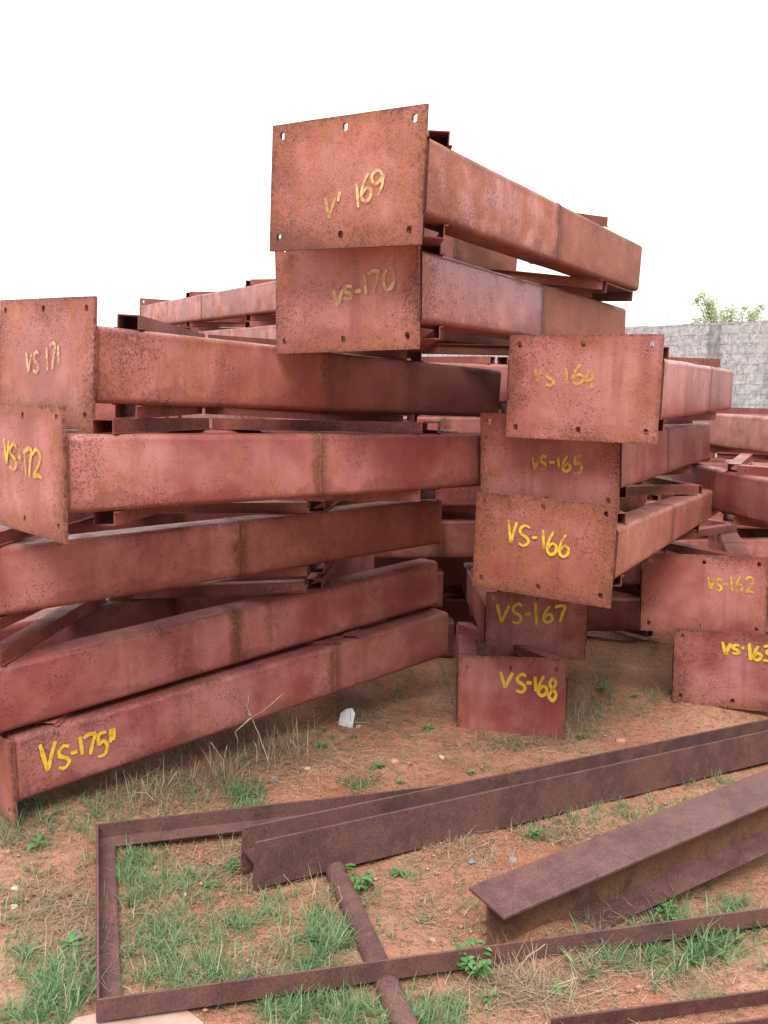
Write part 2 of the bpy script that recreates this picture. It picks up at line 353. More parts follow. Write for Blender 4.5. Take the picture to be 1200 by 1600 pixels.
# ------------------------------------------------------------------ laced steel beams
def rounded(wd, z0, z1, r, n=5):
    pts = []
    for cx, cz, a0 in ((wd / 2 - r, z1 - r, 0), (-wd / 2 + r, z1 - r, 90), (-wd / 2 + r, z0 + r, 180), (wd / 2 - r, z0 + r, 270)):
        for k in range(n + 1):
            t = R(a0 + 90 * k / n); pts.append((cx + r * math.cos(t), cz + r * math.sin(t)))
    return pts
CW = 0.13
def chord(parent, xc, L, split, seed, taper=(CT, CB, CT, CB), y0=0.0, nm='chord'):
    mb = MB(); seg = 36; vs = []; fs = []
    prof0 = rounded(CW, 0, 1, 0.5)         # only for the count
    n = len(prof0)
    for k in range(seg + 1):
        t = k / seg; yv = y0 + (L - y0) * t
        pr = rounded(CW, taper[1] + (taper[3] - taper[1]) * t, taper[0] + (taper[2] - taper[0]) * t, 0.021)
        for a, b in pr:
            wv = 0.0022 * noise.noise(Vector((seed * 9.1 + a * 6, yv * 2.6, b * 9)))
            vs.append(Vector((xc + a * (1 + wv * 8), yv, b + wv)))
    for k in range(seg):
        for i in range(n):
            j = (i + 1) % n; fs.append((k * n + i, k * n + j, (k + 1) * n + j, (k + 1) * n + i))
    # end: a lip, then the recessed wall of the open channel
    for yv, sh in ((L, 0.86), (L - 0.05, 0.86)):
        pr = rounded(CW * sh, taper[3] * sh, taper[2] * sh, 0.016)
        b0 = len(vs); vs += [Vector((xc + a, yv, b)) for a, b in pr]
        for i in range(n):
            j = (i + 1) % n; p0 = b0 - n if yv < L else seg * n
            fs.append((p0 + i, p0 + j, b0 + j, b0 + i))
    fs.append(tuple(range(len(vs) - n, len(vs)))); fs.append(tuple(range(n))[::-1])
    mb.add(vs, fs)
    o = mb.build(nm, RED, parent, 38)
    if nm == 'chord':
        w_ = MB(); rg = []
        for dy, g in ((0.0005, 0.0075), (0.004, 0.0062), (0.009, 0.0005), (0.0095, -0.001)):
            pr = rounded(CW + 2 * g, taper[1] - g, taper[0] + g, 0.021 + g)
            rg.append([Vector((xc + a + .0012 * noise.noise(Vector((a * 60, b * 60, seed))), dy + .0012 * noise.noise(Vector((a * 90, b * 90, seed))), b)) for a, b in pr])
        n = len(rg[0]); w_.add([v for r_ in rg for v in r_], [(k * n + i, k * n + (i + 1) % n, (k + 1) * n + (i + 1) % n, (k + 1) * n + i) for k in range(3) for i in range(n)])
        o3 = w_.build('fillet_weld', RED, o, 60); o3['seed'] = seed; o3['rust'] = 1.0; o3['split'] = 9.0
    if y0 < split < L:
        t = (split - y0) / (L - y0)
        w_ = MB(); rg = []
        for dy, g in ((-0.007, 0.0), (-0.003, 0.0022), (0.003, 0.0026), (0.007, 0.0)):
            pr = rounded(CW + 2 * g, taper[1] + (taper[3] - taper[1]) * t - g, taper[0] + (taper[2] - taper[0]) * t + g, 0.021 + g)
            rg.append([Vector((xc + a, split + dy + 0.004 * noise.noise(Vector((seed, a * 20, b * 20))), b)) for a, b in pr])
        n = len(rg[0]); w_.add([v for r_ in rg for v in r_], [(k * n + i, k * n + (i + 1) % n, (k + 1) * n + (i + 1) % n, (k + 1) * n + i) for k in range(3) for i in range(n)])
        o2 = w_.build('weld_seam', RED, o, 60); o2['seed'] = seed; o2['rust'] = 0.8; o2['split'] = split; o2['far_rust'] = 0.0
    return o

def end_plate(parent, z0=-BH / 2, z1=BH / 2, holes=((-.255, .165), (0, .168), (.255, .166), (-.257, -.16), (-.002, -.16), (.255, -.158)), th=0.011):
    hw = BW / 2; hr = 0.0125; c = 0.026
    hs = [(hx, hz) for hx, hz in holes if z0 + c < hz < z1 - c]
    xs = sorted({-hw, hw} | {round(h + s, 4) for h, _ in hs for s in (-c, c)} | {-0.13, 0.13})
    # rows of cells; holes of one row share a z band
    bm = bmesh.new(); cache = {}
    def V(x, z):
        k = (round(x, 4), round(z, 4))
        if k not in cache: cache[k] = bm.verts.new((k[0], 0, k[1]))
        return cache[k]
    zs = sorted({z0, z1, 0.05} | {round(z + s, 4) for z in {round(sum(h[1] for h in g) / len(g), 4) for g in ([h for h in hs if h[1] > 0], [h for h in hs if h[1] < 0]) if g} for s in (-c, c)})
    xcs = sorted({-hw, hw, -0.13, 0.13, -0.257 - c + 0.002, -0.257 + c, -c, c, 0.257 - c, 0.257 + c - 0.002})
    for i in range(len(xcs) - 1):
        for j in range(len(zs) - 1):
            xa, xb, za, zb = xcs[i], xcs[i + 1], zs[j], zs[j + 1]
            hh = [h for h in hs if xa < h[0] < xb and za < h[1] < zb]
            if not hh: bm.faces.new([V(xa, za), V(xb, za), V(xb, zb), V(xa, zb)]); continue
            hx, hz = hh[0]; K = 16; ring = []; per = [V(xb, zb), V(xa, zb), V(xa, za), V(xb, za)]
            for k in range(K):
                t = R(45) + 2 * math.pi * k / K; ring.append(bm.verts.new((hx + hr * math.cos(t), 0, hz + hr * math.sin(t))))
            for q in range(4):
                a, b = per[q], per[(q + 1) % 4]; r_ = [ring[(q * 4 + k) % K] for k in range(5)]
                bm.faces.new([a] + [b] + r_[::-1])
    bmesh.ops.triangulate(bm, faces=[f for f in bm.faces if len(f.verts) > 4])
    r_ = bmesh.ops.extrude_face_region(bm, geom=bm.faces[:])
    bmesh.ops.translate(bm, verts=[g for g in r_['geom'] if isinstance(g, bmesh.types.BMVert)], vec=(0, -th, 0))
    for v in bm.verts:          # slightly buckled plate with a worn rim
        v.co.y += 0.003 * noise.noise(Vector((v.co.x * 5, v.co.z * 5, parent['seed'] * 3)))
        if abs(abs(v.co.x) - hw) < 1e-4: v.co.x += 0.002 * noise.noise(Vector((v.co.z * 30, parent['seed'], 1)))
    return bm_obj('end_plate', bm, PLATE, parent)

HAT_H, HAT_W, HAT_L = 0.044, 0.062, 0.014
def hat(parent, a, b, z, sgn, h=HAT_H):
    """hat-section lacing bar from a to b (x, y in the beam) lying on the chords; open side towards the chord"""
    p0 = Vector((a[0], a[1], z)); p1 = Vector((b[0], b[1], z)); d = (p1 - p0).normalized(); side = Vector((d.y, -d.x, 0)); up = Vector((0, 0, sgn))
    t = 0.0035; W = HAT_W / 2; l = HAT_L
    pr = [(-W - l, 0), (-W, 0), (-W, h - t), (W, h - t), (W, 0), (W + l, 0), (W + l, t), (W + t, t), (W + t, h), (-W - t, h), (-W - t, t), (-W - l, t)]
    mb = MB(); mb.extrude(pr, p0, p1, side, up)
    o = mb.build('lacing_bar', RED, parent); return o

STROKES = {
 'V': [[(0, 1), (.2, .5), (.42, 0)], [(.42, 0), (.7, .5), (1, .95)]],
 'S': [[(.95, .9), (.55, 1), (.12, .82), (.2, .58), (.7, .42), (.9, .2), (.5, 0), (.02, .1)]],
 '-': [[(0, .5), (1, .55)]], "'": [[(.1, .2), (.5, .9), (1, 1)]], 'q': [[(.1, 0), (.3, 1)], [(.7, .1), (.95, 1)]],
 '0': [[(.5, 1), (.1, .8), (0, .4), (.3, 0), (.75, .1), (1, .55), (.85, .9), (.5, 1)]],
 '1': [[(.3, 1), (.5, .5), (.7, 0)]],
 '2': [[(.05, .8), (.4, 1), (.85, .85), (.7, .5), (.1, .03)], [(.1, .03), (.55, .08), (1, .02)]],
 '3': [[(.05, .9), (.6, 1), (.8, .8), (.4, .55), (.9, .35), (.7, .05), (.05, .05)]],
 '4': [[(.45, 1), (.1, .5), (.1, .42), (.95, .45)], [(.8, .75), (.8, 0)]],
 '5': [[(.9, .97), (.25, .95), (.18, .55), (.6, .62), (.95, .4), (.7, .06), (.05, .03)]],
 '6': [[(.6, 1), (.2, .6), (.05, .2), (.4, 0), (.85, .12), (.9, .38), (.5, .48), (.12, .25)]],
 '7': [[(0, .9), (.45, 1), (1, .97)], [(1, .97), (.7, .5), (.5, 0)]],
 '8': [[(.85, .8), (.5, 1), (.15, .8), (.4, .55), (.85, .3), (.55, 0), (.1, .2), (.45, .5), (.85, .8)]],
 '9': [[(.85, .75), (.5, 1), (.1, .8), (.25, .5), (.7, .6), (.85, .8), (.8, .4), (.55, 0)]],
}
def painting(parent, chars, frame, mat, wid, worn, seed, nm='painted_number'):
    """brush strokes; frame(u, v) gives a point on the steel and the outward normal is added there"""
    mb = MB(); rnd = random.Random(seed * 13 + 1)
    for c, x0, z0, x1, z1 in chars:
        for st in STROKES[c]:
            P = [Vector((x0 + a * (x1 - x0), z0 + b * (z1 - z0))) for a, b in st]
            q = []
            for i in range(len(P) - 1):         # Catmull-Rom through the points
                a, b, c2, d = P[max(i - 1, 0)], P[i], P[i + 1], P[min(i + 2, len(P) - 1)]
                for k in range(6):
                    t = k / 6; q.append(0.5 * ((2 * b) + (c2 - a) * t + (2 * a - 5 * b + 4 * c2 - d) * t * t + (3 * b - a - 3 * c2 + d) * t ** 3))
            q.append(P[-1]); vs = []; n = len(q)
            for i, u in enumerate(q):
                d = (q[min(i + 1, n - 1)] - q[max(i - 1, 0)]); d = d.normalized() if d.length > 1e-6 else Vector((1, 0))
                s = Vector((-d.y, d.x)); ww = wid / 2 * (0.75 + 0.45 * math.sin(math.pi * (0.12 + 0.8 * i / n))) * (0.85 + 0.3 * rnd.random())
                for sg in (-1, 1):
                    g = u + s * ww * sg; vs.append(frame(g.x, g.y))
            mb.add(vs, [(2 * i, 2 * i + 2, 2 * i + 3, 2 * i + 1) for i in range(n - 1)])
    o = mb.build(nm, mat, parent); o['seed'] = seed; o['worn'] = worn
    return o

def beam(pose, label, group, seed, rust=0.3, far_rust=0.0, L=BL_, L2=None, split=1.0, plate=(-BH / 2, BH / 2), holes=None, tone=0.5, scratch=0.25, far_dark=0.15, taper=(CT, CB, CT, CB), pitchz=0.72,
         top=True, bottom=True, tick=HAT_H, bick=HAT_H, batten=False, text=None, tmat=None, twid=0.012, worn=0.3, side_text=None, has_plate=True, scale=(1, 1, 1), back=0.0, name='laced_beam'):
    x, y, z, yaw, pit, rol = pose
    M = Matrix.Translation((x, y, z)) @ Matrix.Rotation(R(-yaw), 4, 'Z') @ Matrix.Rotation(R(pit), 4, 'X') @ Matrix.Rotation(R(rol), 4, 'Y') @ Matrix.Translation((0, -back, 0)) @ Matrix.Diagonal((*scale, 1))
    L += back; split += back
    root = empty(name, M); tag(root, label, 'steel beam', group); root['seed'] = seed
    xr = BW / 2 - CW / 2
    kids = []
    if has_plate:
        ep = end_plate(root, *plate, **({'holes': holes} if holes else {})); kids.append(ep)
        if text:
            painting(ep, text, lambda u, v: Vector((u, -0.0156, v)), tmat or YEL, twid, worn, seed)
    c = chord(root, xr, L, split, seed, taper, 0.0); kids.append(c)
    if side_text: painting(c, side_text, lambda u, v: Vector((BW / 2 + 0.0045, u, v)), YEL, 0.012, worn, seed)
    kids.append(chord(root, -xr, L2 or L, split, seed + 0.5, (CT, CB, CT, CB), 0.0))
    def tz(yv, up):
        t = yv / L
        return (taper[0] + (taper[2] - taper[0]) * t + 0.002) if up else (taper[1] + (taper[3] - taper[1]) * t - 0.002)
    for up, on, hh in ((True, top, tick), (False, bottom, bick)):
        if not on: continue
        yv = 0.13; k = 0
        while yv + pitchz < (L2 or L) + 0.3 and yv < L - 0.2:
            ye = min(yv + pitchz * 0.92, L - 0.08)
            a, b = (xr + 0.03, yv), (-xr - 0.03, min(ye, (L2 or L) - 0.05))
            if k % 2: a, b = (-xr - 0.03, min(yv, (L2 or L) - 0.12)), (xr + 0.03, ye)
            kids.append(hat(root, a, b, tz(yv, up), 1 if up else -1, hh)); yv += pitchz; k += 1
    if batten:
        mb = MB(); h = 0.05; t = 0.006
        pr = [(0, 0), (0.42, 0), (0.42, -h), (0.42 - t, -h), (0.42 - t, -t), (t, -t), (t, -h), (0, -h)]
        mb.extrude(pr, Vector((-0.20, L - 0.46, tz(L, False) - 0.001)), Vector((BW / 2 - 0.015, L - 0.46, tz(L, False) - 0.001)), Vector((0, 1, 0)), Vector((0, 0, 1)))
        kids.append(mb.build('end_batten', STEEL, root))
    for o in kids:
        o['seed'] = seed + 0.37 * kids.index(o); o['rust'] = rust; o['split'] = split; o['far_rust'] = far_rust; o['tone'] = tone; o['scratch'] = scratch; o['far_dark'] = far_dark
    return root

G1, G2, G3, G4 = 'laced steel beams in the left pile', 'laced steel beams in the right pile', 'laced steel beams at the far right', 'laced steel beams in the pile behind'
TXT = {
'169': [('V', -0.064, -0.108, -0.025, -0.044), ("'", -0.015, -0.064, -0.003, -0.033), ('1', 0.048, -0.082, 0.074, -0.008), ('6', 0.073, -0.065, 0.116, 0.02), ('9', 0.108, -0.052, 0.163, 0.026)],
'170': [('V', -0.038, -0.048, 0.0, 0.008), ('S', 0.003, -0.027, 0.041, 0.016), ('-', 0.052, -0.005, 0.075, -0.001), ('1', 0.085, -0.016, 0.101, 0.055), ('7', 0.101, -0.012, 0.15, 0.058), ('0', 0.165, -0.005, 0.207, 0.061)],
'171': [('V', -0.103, -0.035, -0.067, 0.029), ('S', -0.055, -0.034, -0.019, 0.032), ('1', 0.024, -0.026, 0.042, 0.052), ('7', 0.048, -0.02, 0.087, 0.06), ('1', 0.095, -0.007, 0.113, 0.055)],
'172': [('V', -0.152, 0.01, -0.107, 0.09), ('S', -0.108, -0.006, -0.043, 0.075), ('-', -0.032, 0.035, -0.008, 0.039), ('1', 0.009, -0.022, 0.035, 0.061), ('7', 0.029, -0.02, 0.08, 0.067), ('2', 0.08, -0.019, 0.154, 0.066)],
'164': [('V', -0.184, 0.022, -0.158, 0.07), ('S', -0.138, 0.006, -0.104, 0.065), ('-', -0.096, 0.044, -0.083, 0.049), ('1', -0.066, 0.015, -0.05, 0.076), ('6', -0.035, 0.016, 0.012, 0.089), ('4', 0.013, -0.001, 0.05, 0.072)],
'165': [('V', -0.06, -0.036, -0.033, 0.015), ('S', -0.028, -0.035, -0.001, 0.021), ('-', 0.011, -0.008, 0.035, -0.003), ('1', 0.046, -0.034, 0.056, 0.016), ('6', 0.066, -0.042, 0.103, 0.021), ('5', 0.114, -0.052, 0.15, 0.021)],
'166': [('V', -0.146, 0.005, -0.109, 0.101), ('S', -0.098, 0.001, -0.049, 0.085), ('-', -0.039, 0.038, -0.018, 0.043), ('1', -0.001, -0.002, 0.018, 0.077), ('6', 0.025, -0.02, 0.068, 0.076), ('6', 0.076, -0.021, 0.119, 0.069)],
'167': [('V', -0.235, 0.019, -0.164, 0.131), ('S', -0.146, 0.018, -0.086, 0.133), ('-', -0.072, 0.066, -0.039, 0.082), ('1', -0.023, 0.007, 0.009, 0.139), ('6', 0.035, 0.025, 0.095, 0.122), ('7', 0.103, 0.027, 0.167, 0.124)],
'168': [('V', -0.066, 0.052, 0.002, 0.131), ('S', 0.023, 0.032, 0.077, 0.121), ('-', 0.077, 0.075, 0.108, 0.084), ('1', 0.118, 0.039, 0.137, 0.112), ('6', 0.141, 0.018, 0.194, 0.116), ('8', 0.198, -0.005, 0.25, 0.104)],
'162': [('V', 0.021, 0.028, 0.051, 0.093), ('S', 0.057, 0.026, 0.087, 0.085), ('-', 0.093, 0.057, 0.114, 0.064), ('1', 0.12, 0.029, 0.141, 0.101), ('6', 0.149, 0.025, 0.182, 0.103), ('2', 0.193, 0.024, 0.234, 0.102)],
'163': [('V', -0.034, 0.069, 0.01, 0.145), ('S', 0.018, 0.081, 0.058, 0.133), ('-', 0.066, 0.115, 0.082, 0.122), ('1', 0.1, 0.051, 0.124, 0.148), ('6', 0.13, 0.055, 0.174, 0.137), ('3', 0.181, 0.053, 0.227, 0.143)],
'175': [('V', 0.089, -0.031, 0.143, 0.075), ('S', 0.149, -0.04, 0.193, 0.043), ('-', 0.196, 0.003, 0.22, 0.01), ('1', 0.228, -0.013, 0.245, 0.059), ('7', 0.245, -0.022, 0.293, 0.056), ('5', 0.295, -0.042, 0.337, 0.049), ('q', 0.346, 0.0, 0.366, 0.052)],
}
T = TXT
beam((-0.1439, 2.888, 2.2594, 32.44, 0.15, 1.95), 'red steel beam marked VS 169 on its end plate, topmost of the whole pile', G1, 1, 0.58, 0.4, tone=0.35,  L2=1.72, split=1.09, pitchz=0.82, batten=True, text=T['169'], tmat=CREAM, worn=0.35, twid=0.009)
beam((-0.147, 3.0521, 1.9382, 32.09, 0.3, -1.06), 'red steel beam marked VS-170, directly under the topmost beam', G1, 2, 0.25, 1.0, split=1.05, pitchz=0.82, text=T['170'], tmat=CREAM, worn=0.45, twid=0.011)
beam((-1.1061, 2.8524, 1.6757, 40.52, -1.76, 1.87), 'red steel beam marked VS 171 in faded yellow, top beam at the left side', G1, 3, 0.35, 0.25, tone=0.2, far_dark=0.6,  split=1.005, text=T['171'], tmat=CREAM, worn=0.62, twid=0.010)
beam((-1.1346, 2.7404, 1.3378, 46.59, -1.0, -0.79), 'red steel beam marked VS-172 whose rust-orange end plate is cut off by the left edge', G1, 4, 0.35, 0.0, tone=1.0, far_dark=0.05,  split=0.96, text=T['172'], worn=0.4, twid=0.012)
beam((-1.4689, 2.9885, 0.9539, 44.18, -0.17, -0.46), 'unmarked red steel beam lying directly under the VS-172 beam', G1, 5, 0.3, 0.15, tone=0.7, far_dark=0.25,  split=0.97, back=0.16)
beam((-1.4719, 3.0126, 0.5483, 43.91, 1.83, 0.01), 'unmarked red steel beam lying directly on the VS-175 beam', G1, 6, 0.25, 0.0, tone=0.9, far_dark=0.0,  split=0.95, bottom=False, back=0.16)
beam((-1.4516, 3.0149, 0.299, 45.49, 1.77, 1.45), 'red steel beam with VS-175 painted in yellow on its side, lowest of the left pile', G1, 7, 0.2, 0.3, tone=1.0, far_dark=0.3,  split=1.45, plate=(-BH / 2, 0.11), tick=0.012, side_text=T['175'], worn=-0.1, bottom=False)
beam((0.7551, 3.3845, 1.6285, 27.92, 0.58, 0.47), 'red steel beam marked VS-164 on its end plate, topmost of the right pile', G2, 8, 0.12, 0.0, split=1.3, pitchz=0.8, text=T['164'], worn=0.55, twid=0.010)
beam((0.6768, 3.597, 1.3295, 29.06, -0.26, -2.68), 'red steel beam marked VS-165, tucked under the VS-164 beam', G2, 9, 0.2, 0.25, tone=0.7, far_dark=0.3,  split=0.95, pitchz=0.8, text=T['165'], worn=0.4, twid=0.010)
beam((0.6438, 3.4621, 0.9861, 31.2, 0.24, 1.09), 'red steel beam marked VS-166 whose end plate is speckled with orange rust', G2, 10, 0.55, 0.0, tone=0.1,  split=0.95, pitchz=0.74, taper=(0.112, -0.100, 0.085, -0.075), text=T['166'], worn=0.15, twid=0.0105)
beam((0.8131, 4.45, 0.3935, -1.0, 0.04, -0.3), 'red steel beam marked VS-167, in the shade behind the lowest right end plate', G2, 11, 0.15, 0.0, L=1.15, text=T['167'], worn=-0.25, twid=0.0155, scale=(.9, 1, .9))
beam((0.6401, 4.0782, 0.1323, 4.0, -0.8, -0.4), 'red steel beam marked VS-168 standing on the soil at the foot of the right pile', G2, 12, 0.1, 0.0, tone=1.0,  L=1.0, text=T['168'], worn=-0.2, twid=0.0155, scale=(.88, 1, 1), holes=((-.25, .148), (-.01, .149), (.24, .148)))
beam((1.6805, 4.4464, 0.5784, 16.42, 0.0, -1.78), 'red steel beam marked VS-162 at the right edge, lying on another marked beam', G3, 13, 0.05, 0.0, text=T['162'], worn=0.45, twid=0.010, scale=(1.04, 1.0, 1.04))
T['163'] = [(c_, a_ * .9 - .0297, b_ * .9 + .02, d_ * .9 - .0297, e_ * .9 + .02) for c_, a_, b_, d_, e_ in T['163']]
beam((1.828, 4.34, 0.2045, 20.0, 0.39, -1.81), 'red steel beam marked VS-163 with scratched end plate on the soil at the right edge', G3, 14, 0.2, 0.0, tone=1.0, scratch=1.0,  bottom=False, text=T['163'], worn=0.0, twid=0.014)
# far right: two beams lying across, seen from their side
beam((2.36, 4.02, 1.062, -11.5, 1.0, 0), 'unmarked red steel beam sloping down across the marked beams at the right edge', G3, 15, 0.1, 0.0, L=1.6, has_plate=True)
beam((2.82, 4.30, 1.36, -4.0, 0.3, 0), 'unmarked red steel beam stacked highest at the right edge, in front of the block wall', G3, 16, 0.3, 0.0, tone=0.1,  L=2.7)
# pile behind the left one, end plates at its far end
for k in range(7):
    beam((-2.51 + 0.03 * (k % 2) - (0.83 if k > 1 else 0), 10.04 - 0.04 * (k % 3) + (1.36 if k > 1 else 0), 2.385 - 0.335 * k, 148.6 + (k % 3) * 0.6, -1.2, 0), 
         ['topmost red steel beam of the pile behind, its end plate against the sky', 'second red steel beam from the top of the pile behind',
          'third red steel beam from the top of the pile behind', 'fourth red steel beam from the top of the pile behind', 'fifth red steel beam from the top of the pile behind',
          'sixth red steel beam from the top of the pile behind', 'lowest red steel beam of the pile behind'][k], G4, 20 + k, 0.35, 0.0, L=4.45 if k < 2 else 6.0, split=2.0, pitchz=0.75)

# piles behind the middle and the right, lying across the view
MID = ['topmost red steel beam lying crosswise behind the middle of the piles', 'second highest red steel beam lying crosswise behind the middle of the piles', 'third highest red steel beam lying crosswise behind the middle of the piles',
       'third lowest red steel beam lying crosswise behind the middle of the piles', 'second lowest red steel beam lying crosswise behind the middle of the piles', 'lowest red steel beam lying crosswise behind the middle of the piles']
for k in range(6):
    beam((-0.95 + 0.08 * (k % 2), 5.38 + 0.03 * (k % 3), 1.66 - 0.318 * k, 84 + (k % 3 - 1) * 1.2, 0.0, 0), MID[k], 'laced steel beams lying crosswise behind', 40 + k, 0.3, 0.0, L=2.15 if k < 4 else 1.30, split=1.2, pitchz=0.75)
LB = ['topmost of the red steel beams lying crosswise behind the left end plates', 'second highest of the red steel beams lying crosswise behind the left end plates', 'third highest of the red steel beams lying crosswise behind the left end plates',
      'lowest of the red steel beams lying crosswise behind the left end plates']
for k in range(4):
    beam((-3.75 + 0.05 * (k % 2), 6.3 + .03 * (k % 3), 1.42 - 0.33 * k, 88 + k % 2, 0.0, 0), LB[k], 'laced steel beams lying crosswise behind', 60 + k, 0.3, 0.0, L=2.2, split=1.2, pitchz=0.75)
for k in range(2):
    beam((-0.95 + 0.08 * k, 6.02, 0.39 - 0.318 * k, 84 + k, 0.0, 0), ['upper of the two red steel beams lowest in the crosswise pile, deepest behind the VS-167 beam', 'lower of the two red steel beams lowest in the crosswise pile, deepest behind the VS-167 beam'][k],
         'laced steel beams lying crosswise behind', 70 + k, 0.3, 0.0, L=2.85, split=1.2, pitchz=0.75)
FR = ['topmost red steel beam lying crosswise behind the right pile, below the block wall', 'red steel beam in the middle layer lying crosswise behind the right pile', 'second highest red steel beam lying crosswise behind the right pile',
      'second lowest red steel beam lying crosswise behind the right pile', 'lowest red steel beam lying crosswise behind the right pile']
for k in range(5):
    beam((2.05 + 0.05 * (k % 2), 7.3, 1.28 - 0.32 * k, 82 + k % 2, 0.0, 0), FR[k], 'laced steel beams lying crosswise behind', 50 + k, 0.3, 0.0, L=3.2, split=1.2, pitchz=0.75)

# ------------------------------------------------------------------ loose dark steel in the foreground
UP = Vector((0, 0, 1))
def h_section():
    A = at(396, 1391, 0.012); B = at(1200, 1191, 0.012); d = (B - A).normalized(); B = A + d * 3.6
    side = Vector((-d.y, d.x, 0)).normalized(); up = side.cross(d) * -1
    if up.z < 0: up = -up
    r = empty('steel_h_beam', Matrix.Translation(A)); tag(r, 'dark maroon steel H section lying on its side across the grass', 'steel section')
    t = 0.009; Wd = 0.105; H = 0.158
    def P(prof, nm, mat, a=A, b=B):
        mb = MB(); mb.extrude(prof, a - A, b - A, side, up, seg=1); o = mb.build(nm, mat, r)
        bv = o.modifiers.new('edge', 'BEVEL'); bv.width = 0.002; bv.segments = 2; bv.limit_method = 'ANGLE'
        return o
    P([(0, 0), (t, 0), (t, H), (0, H)], 'flange', STEEL)
    P([(Wd, 0.002), (Wd + t, 0.002), (Wd + t, H), (Wd, H)], 'flange', STEEL)
    P([(t - 0.002, H / 2 - 0.004), (Wd + 0.002, H / 2 - 0.004), (Wd + 0.002, H / 2 + 0.004), (t - 0.002, H / 2 + 0.004)], 'web', STEELR, A + d * 0.004)
h_section()
def i_section():
    h = 0.185
    A = at(787, 1433, 0.165); C1 = Vector((0, 0, CAM_H)) + ray(1200, 1257) * 2.98
    d = (C1 - A).normalized(); side = Vector((-d.y, d.x, 0)).normalized(); wdt = 0.170; L = 2.9
    up = d.cross(side)
    r = empty('steel_i_beam', Matrix.Translation(A)); tag(r, 'dark steel I section standing upright in the grass at the right, its web rusted brown', 'steel section')
    t = 0.011
    def P(prof, nm, mat, off=0.0):
        mb = MB(); mb.extrude(prof, d * off, d * L, side, up); o = mb.build(nm, mat, r)
        bv = o.modifiers.new('edge', 'BEVEL'); bv.width = 0.0025; bv.segments = 2; bv.limit_method = 'ANGLE'
        return o
    P([(0, -t), (wdt, -t), (wdt, 0), (0, 0)], 'top_flange', STEEL)
    P([(wdt / 2 - 0.005, -h + 0.010), (wdt / 2 + 0.005, -h + 0.010), (wdt / 2 + 0.005, -t + 0.002), (wdt / 2 - 0.005, -t + 0.002)], 'web', STEELB, 0.004)
    P([(0.0, -h), (wdt, -h), (wdt, -h + t), (wdt / 2 + 0.03, -h + t), (wdt / 2, -h + t + 0.012), (wdt / 2 - 0.03, -h + t)], 'bottom_flange', STEELR, 0.002)
i_section()
LEG, LT = 0.060, 0.006
def angle_bar(name, P0, P1, inward, mat, parent=None, leg=LEG, wide=LEG):
    d = (P1 - P0).normalized(); inw = (inward - d * inward.dot(d)).normalized(); up = inw.cross(d)
    if up.z < 0: up = -up
    o0 = P0.copy() if parent is None else Vector((0, 0, 0)) + parent.matrix_world.translation
    mb = MB(); pr = [(0, 0), (wide, 0), (wide, LT), (LT, LT), (LT, leg), (0, leg)]
    mb.extrude(pr, P0 - o0, P1 - o0, inw, up, seg=1)
    o = mb.build(name, mat, parent)
    if parent is None: o.location = o0
    bv = o.modifiers.new('edge', 'BEVEL'); bv.width = 0.0015; bv.segments = 2; bv.limit_method = 'ANGLE'
    return o
def angle_frame():
    P0 = at(150, 1598, 0.024); P1 = at(1200, 1446, 0.026); P2 = at(150, 1314, 0.024)
    r = empty('angle_iron_frame', Matrix.Translation(P0)); tag(r, 'rectangular frame of dark rusty angle iron lying on the grass', 'steel frame')
    d = (P1 - P0).normalized(); P1 = P0 + d * 2.75; e = P2 - P0; q = LT
    angle_bar('angle_bar', P0, P1, e, STEEL, r)
    angle_bar('angle_bar', P0 + e.normalized() * (LT + .001) + UP * 0.0012, P2 - e.normalized() * 0.001 + UP * 0.0012, d, STEEL, r)
    d2 = (at(642, 1256, 0.05) - P2).normalized(); angle_bar('angle_bar', P2 + UP * .003, P2 + d2 * 1.42 + UP * .003, -e, STEEL, r)
angle_frame()
def pipe():
    A = at(520, 1352, 0.012); B = at(632, 1600, 0.012); d = (B - A); B = B + d * 0.3; A = A - d * 0.25
    n = 20; prof = [(0.034 * math.cos(2 * math.pi * i / n), 0.028 * math.sin(2 * math.pi * i / n)) for i in range(n)]
    dd = (B - A).normalized(); s = Vector((-dd.y, dd.x, 0)).normalized()
    mb = MB(); mb.extrude(prof, Vector((0, 0, 0)), B - A, s, dd.cross(s), seg=10)
    o = mb.build('steel_pipe', STEEL, None, 40); o.location = A
    tag(o, 'dark rusty round pipe half sunk in the soil, passing under the angle iron frame', 'steel pipe')
pipe()
a1 = angle_bar('steel_angle', at(860, 1616, 0.004), at(1330, 1551, 0.004), Vector((-0.2, 1, 0)), STEELR, None, 0.042, 0.012)
tag(a1, 'dark steel angle crossing the bottom right corner, the one nearer the I section', 'steel angle', 'steel angles in the bottom right corner')
a2 = angle_bar('steel_angle', at(900, 1655, 0.004), at(1330, 1596, 0.004), Vector((-0.2, 1, 0)), STEELR, None, 0.042, 0.012)
tag(a2, 'low dark steel angle at the very bottom right corner, farther from the I section', 'steel angle', 'steel angles in the bottom right corner')
def loose_plate():
    pts = [at(84, 1616), at(118, 1598), at(170, 1588), at(285, 1580), at(318, 1606), at(330, 1690), at(60, 1700)]
    b = pts[0].copy(); bm = bmesh.new(); vs = [bm.verts.new((p.x - b.x, p.y - b.y, gz(p.x, p.y) - b.z + 0.004)) for p in pts]
    f = bm.faces.new(vs); r_ = bmesh.ops.extrude_face_region(bm, geom=[f])
    bmesh.ops.translate(bm, verts=[g for g in r_['geom'] if isinstance(g, bmesh.types.BMVert)], vec=(0, 0, 0.010))
    o = bm_obj('steel_plate', bm, PALE); o.location = b
    tag(o, 'pale pink loose steel plate on the soil at the bottom left, under the frame corner', 'steel plate')
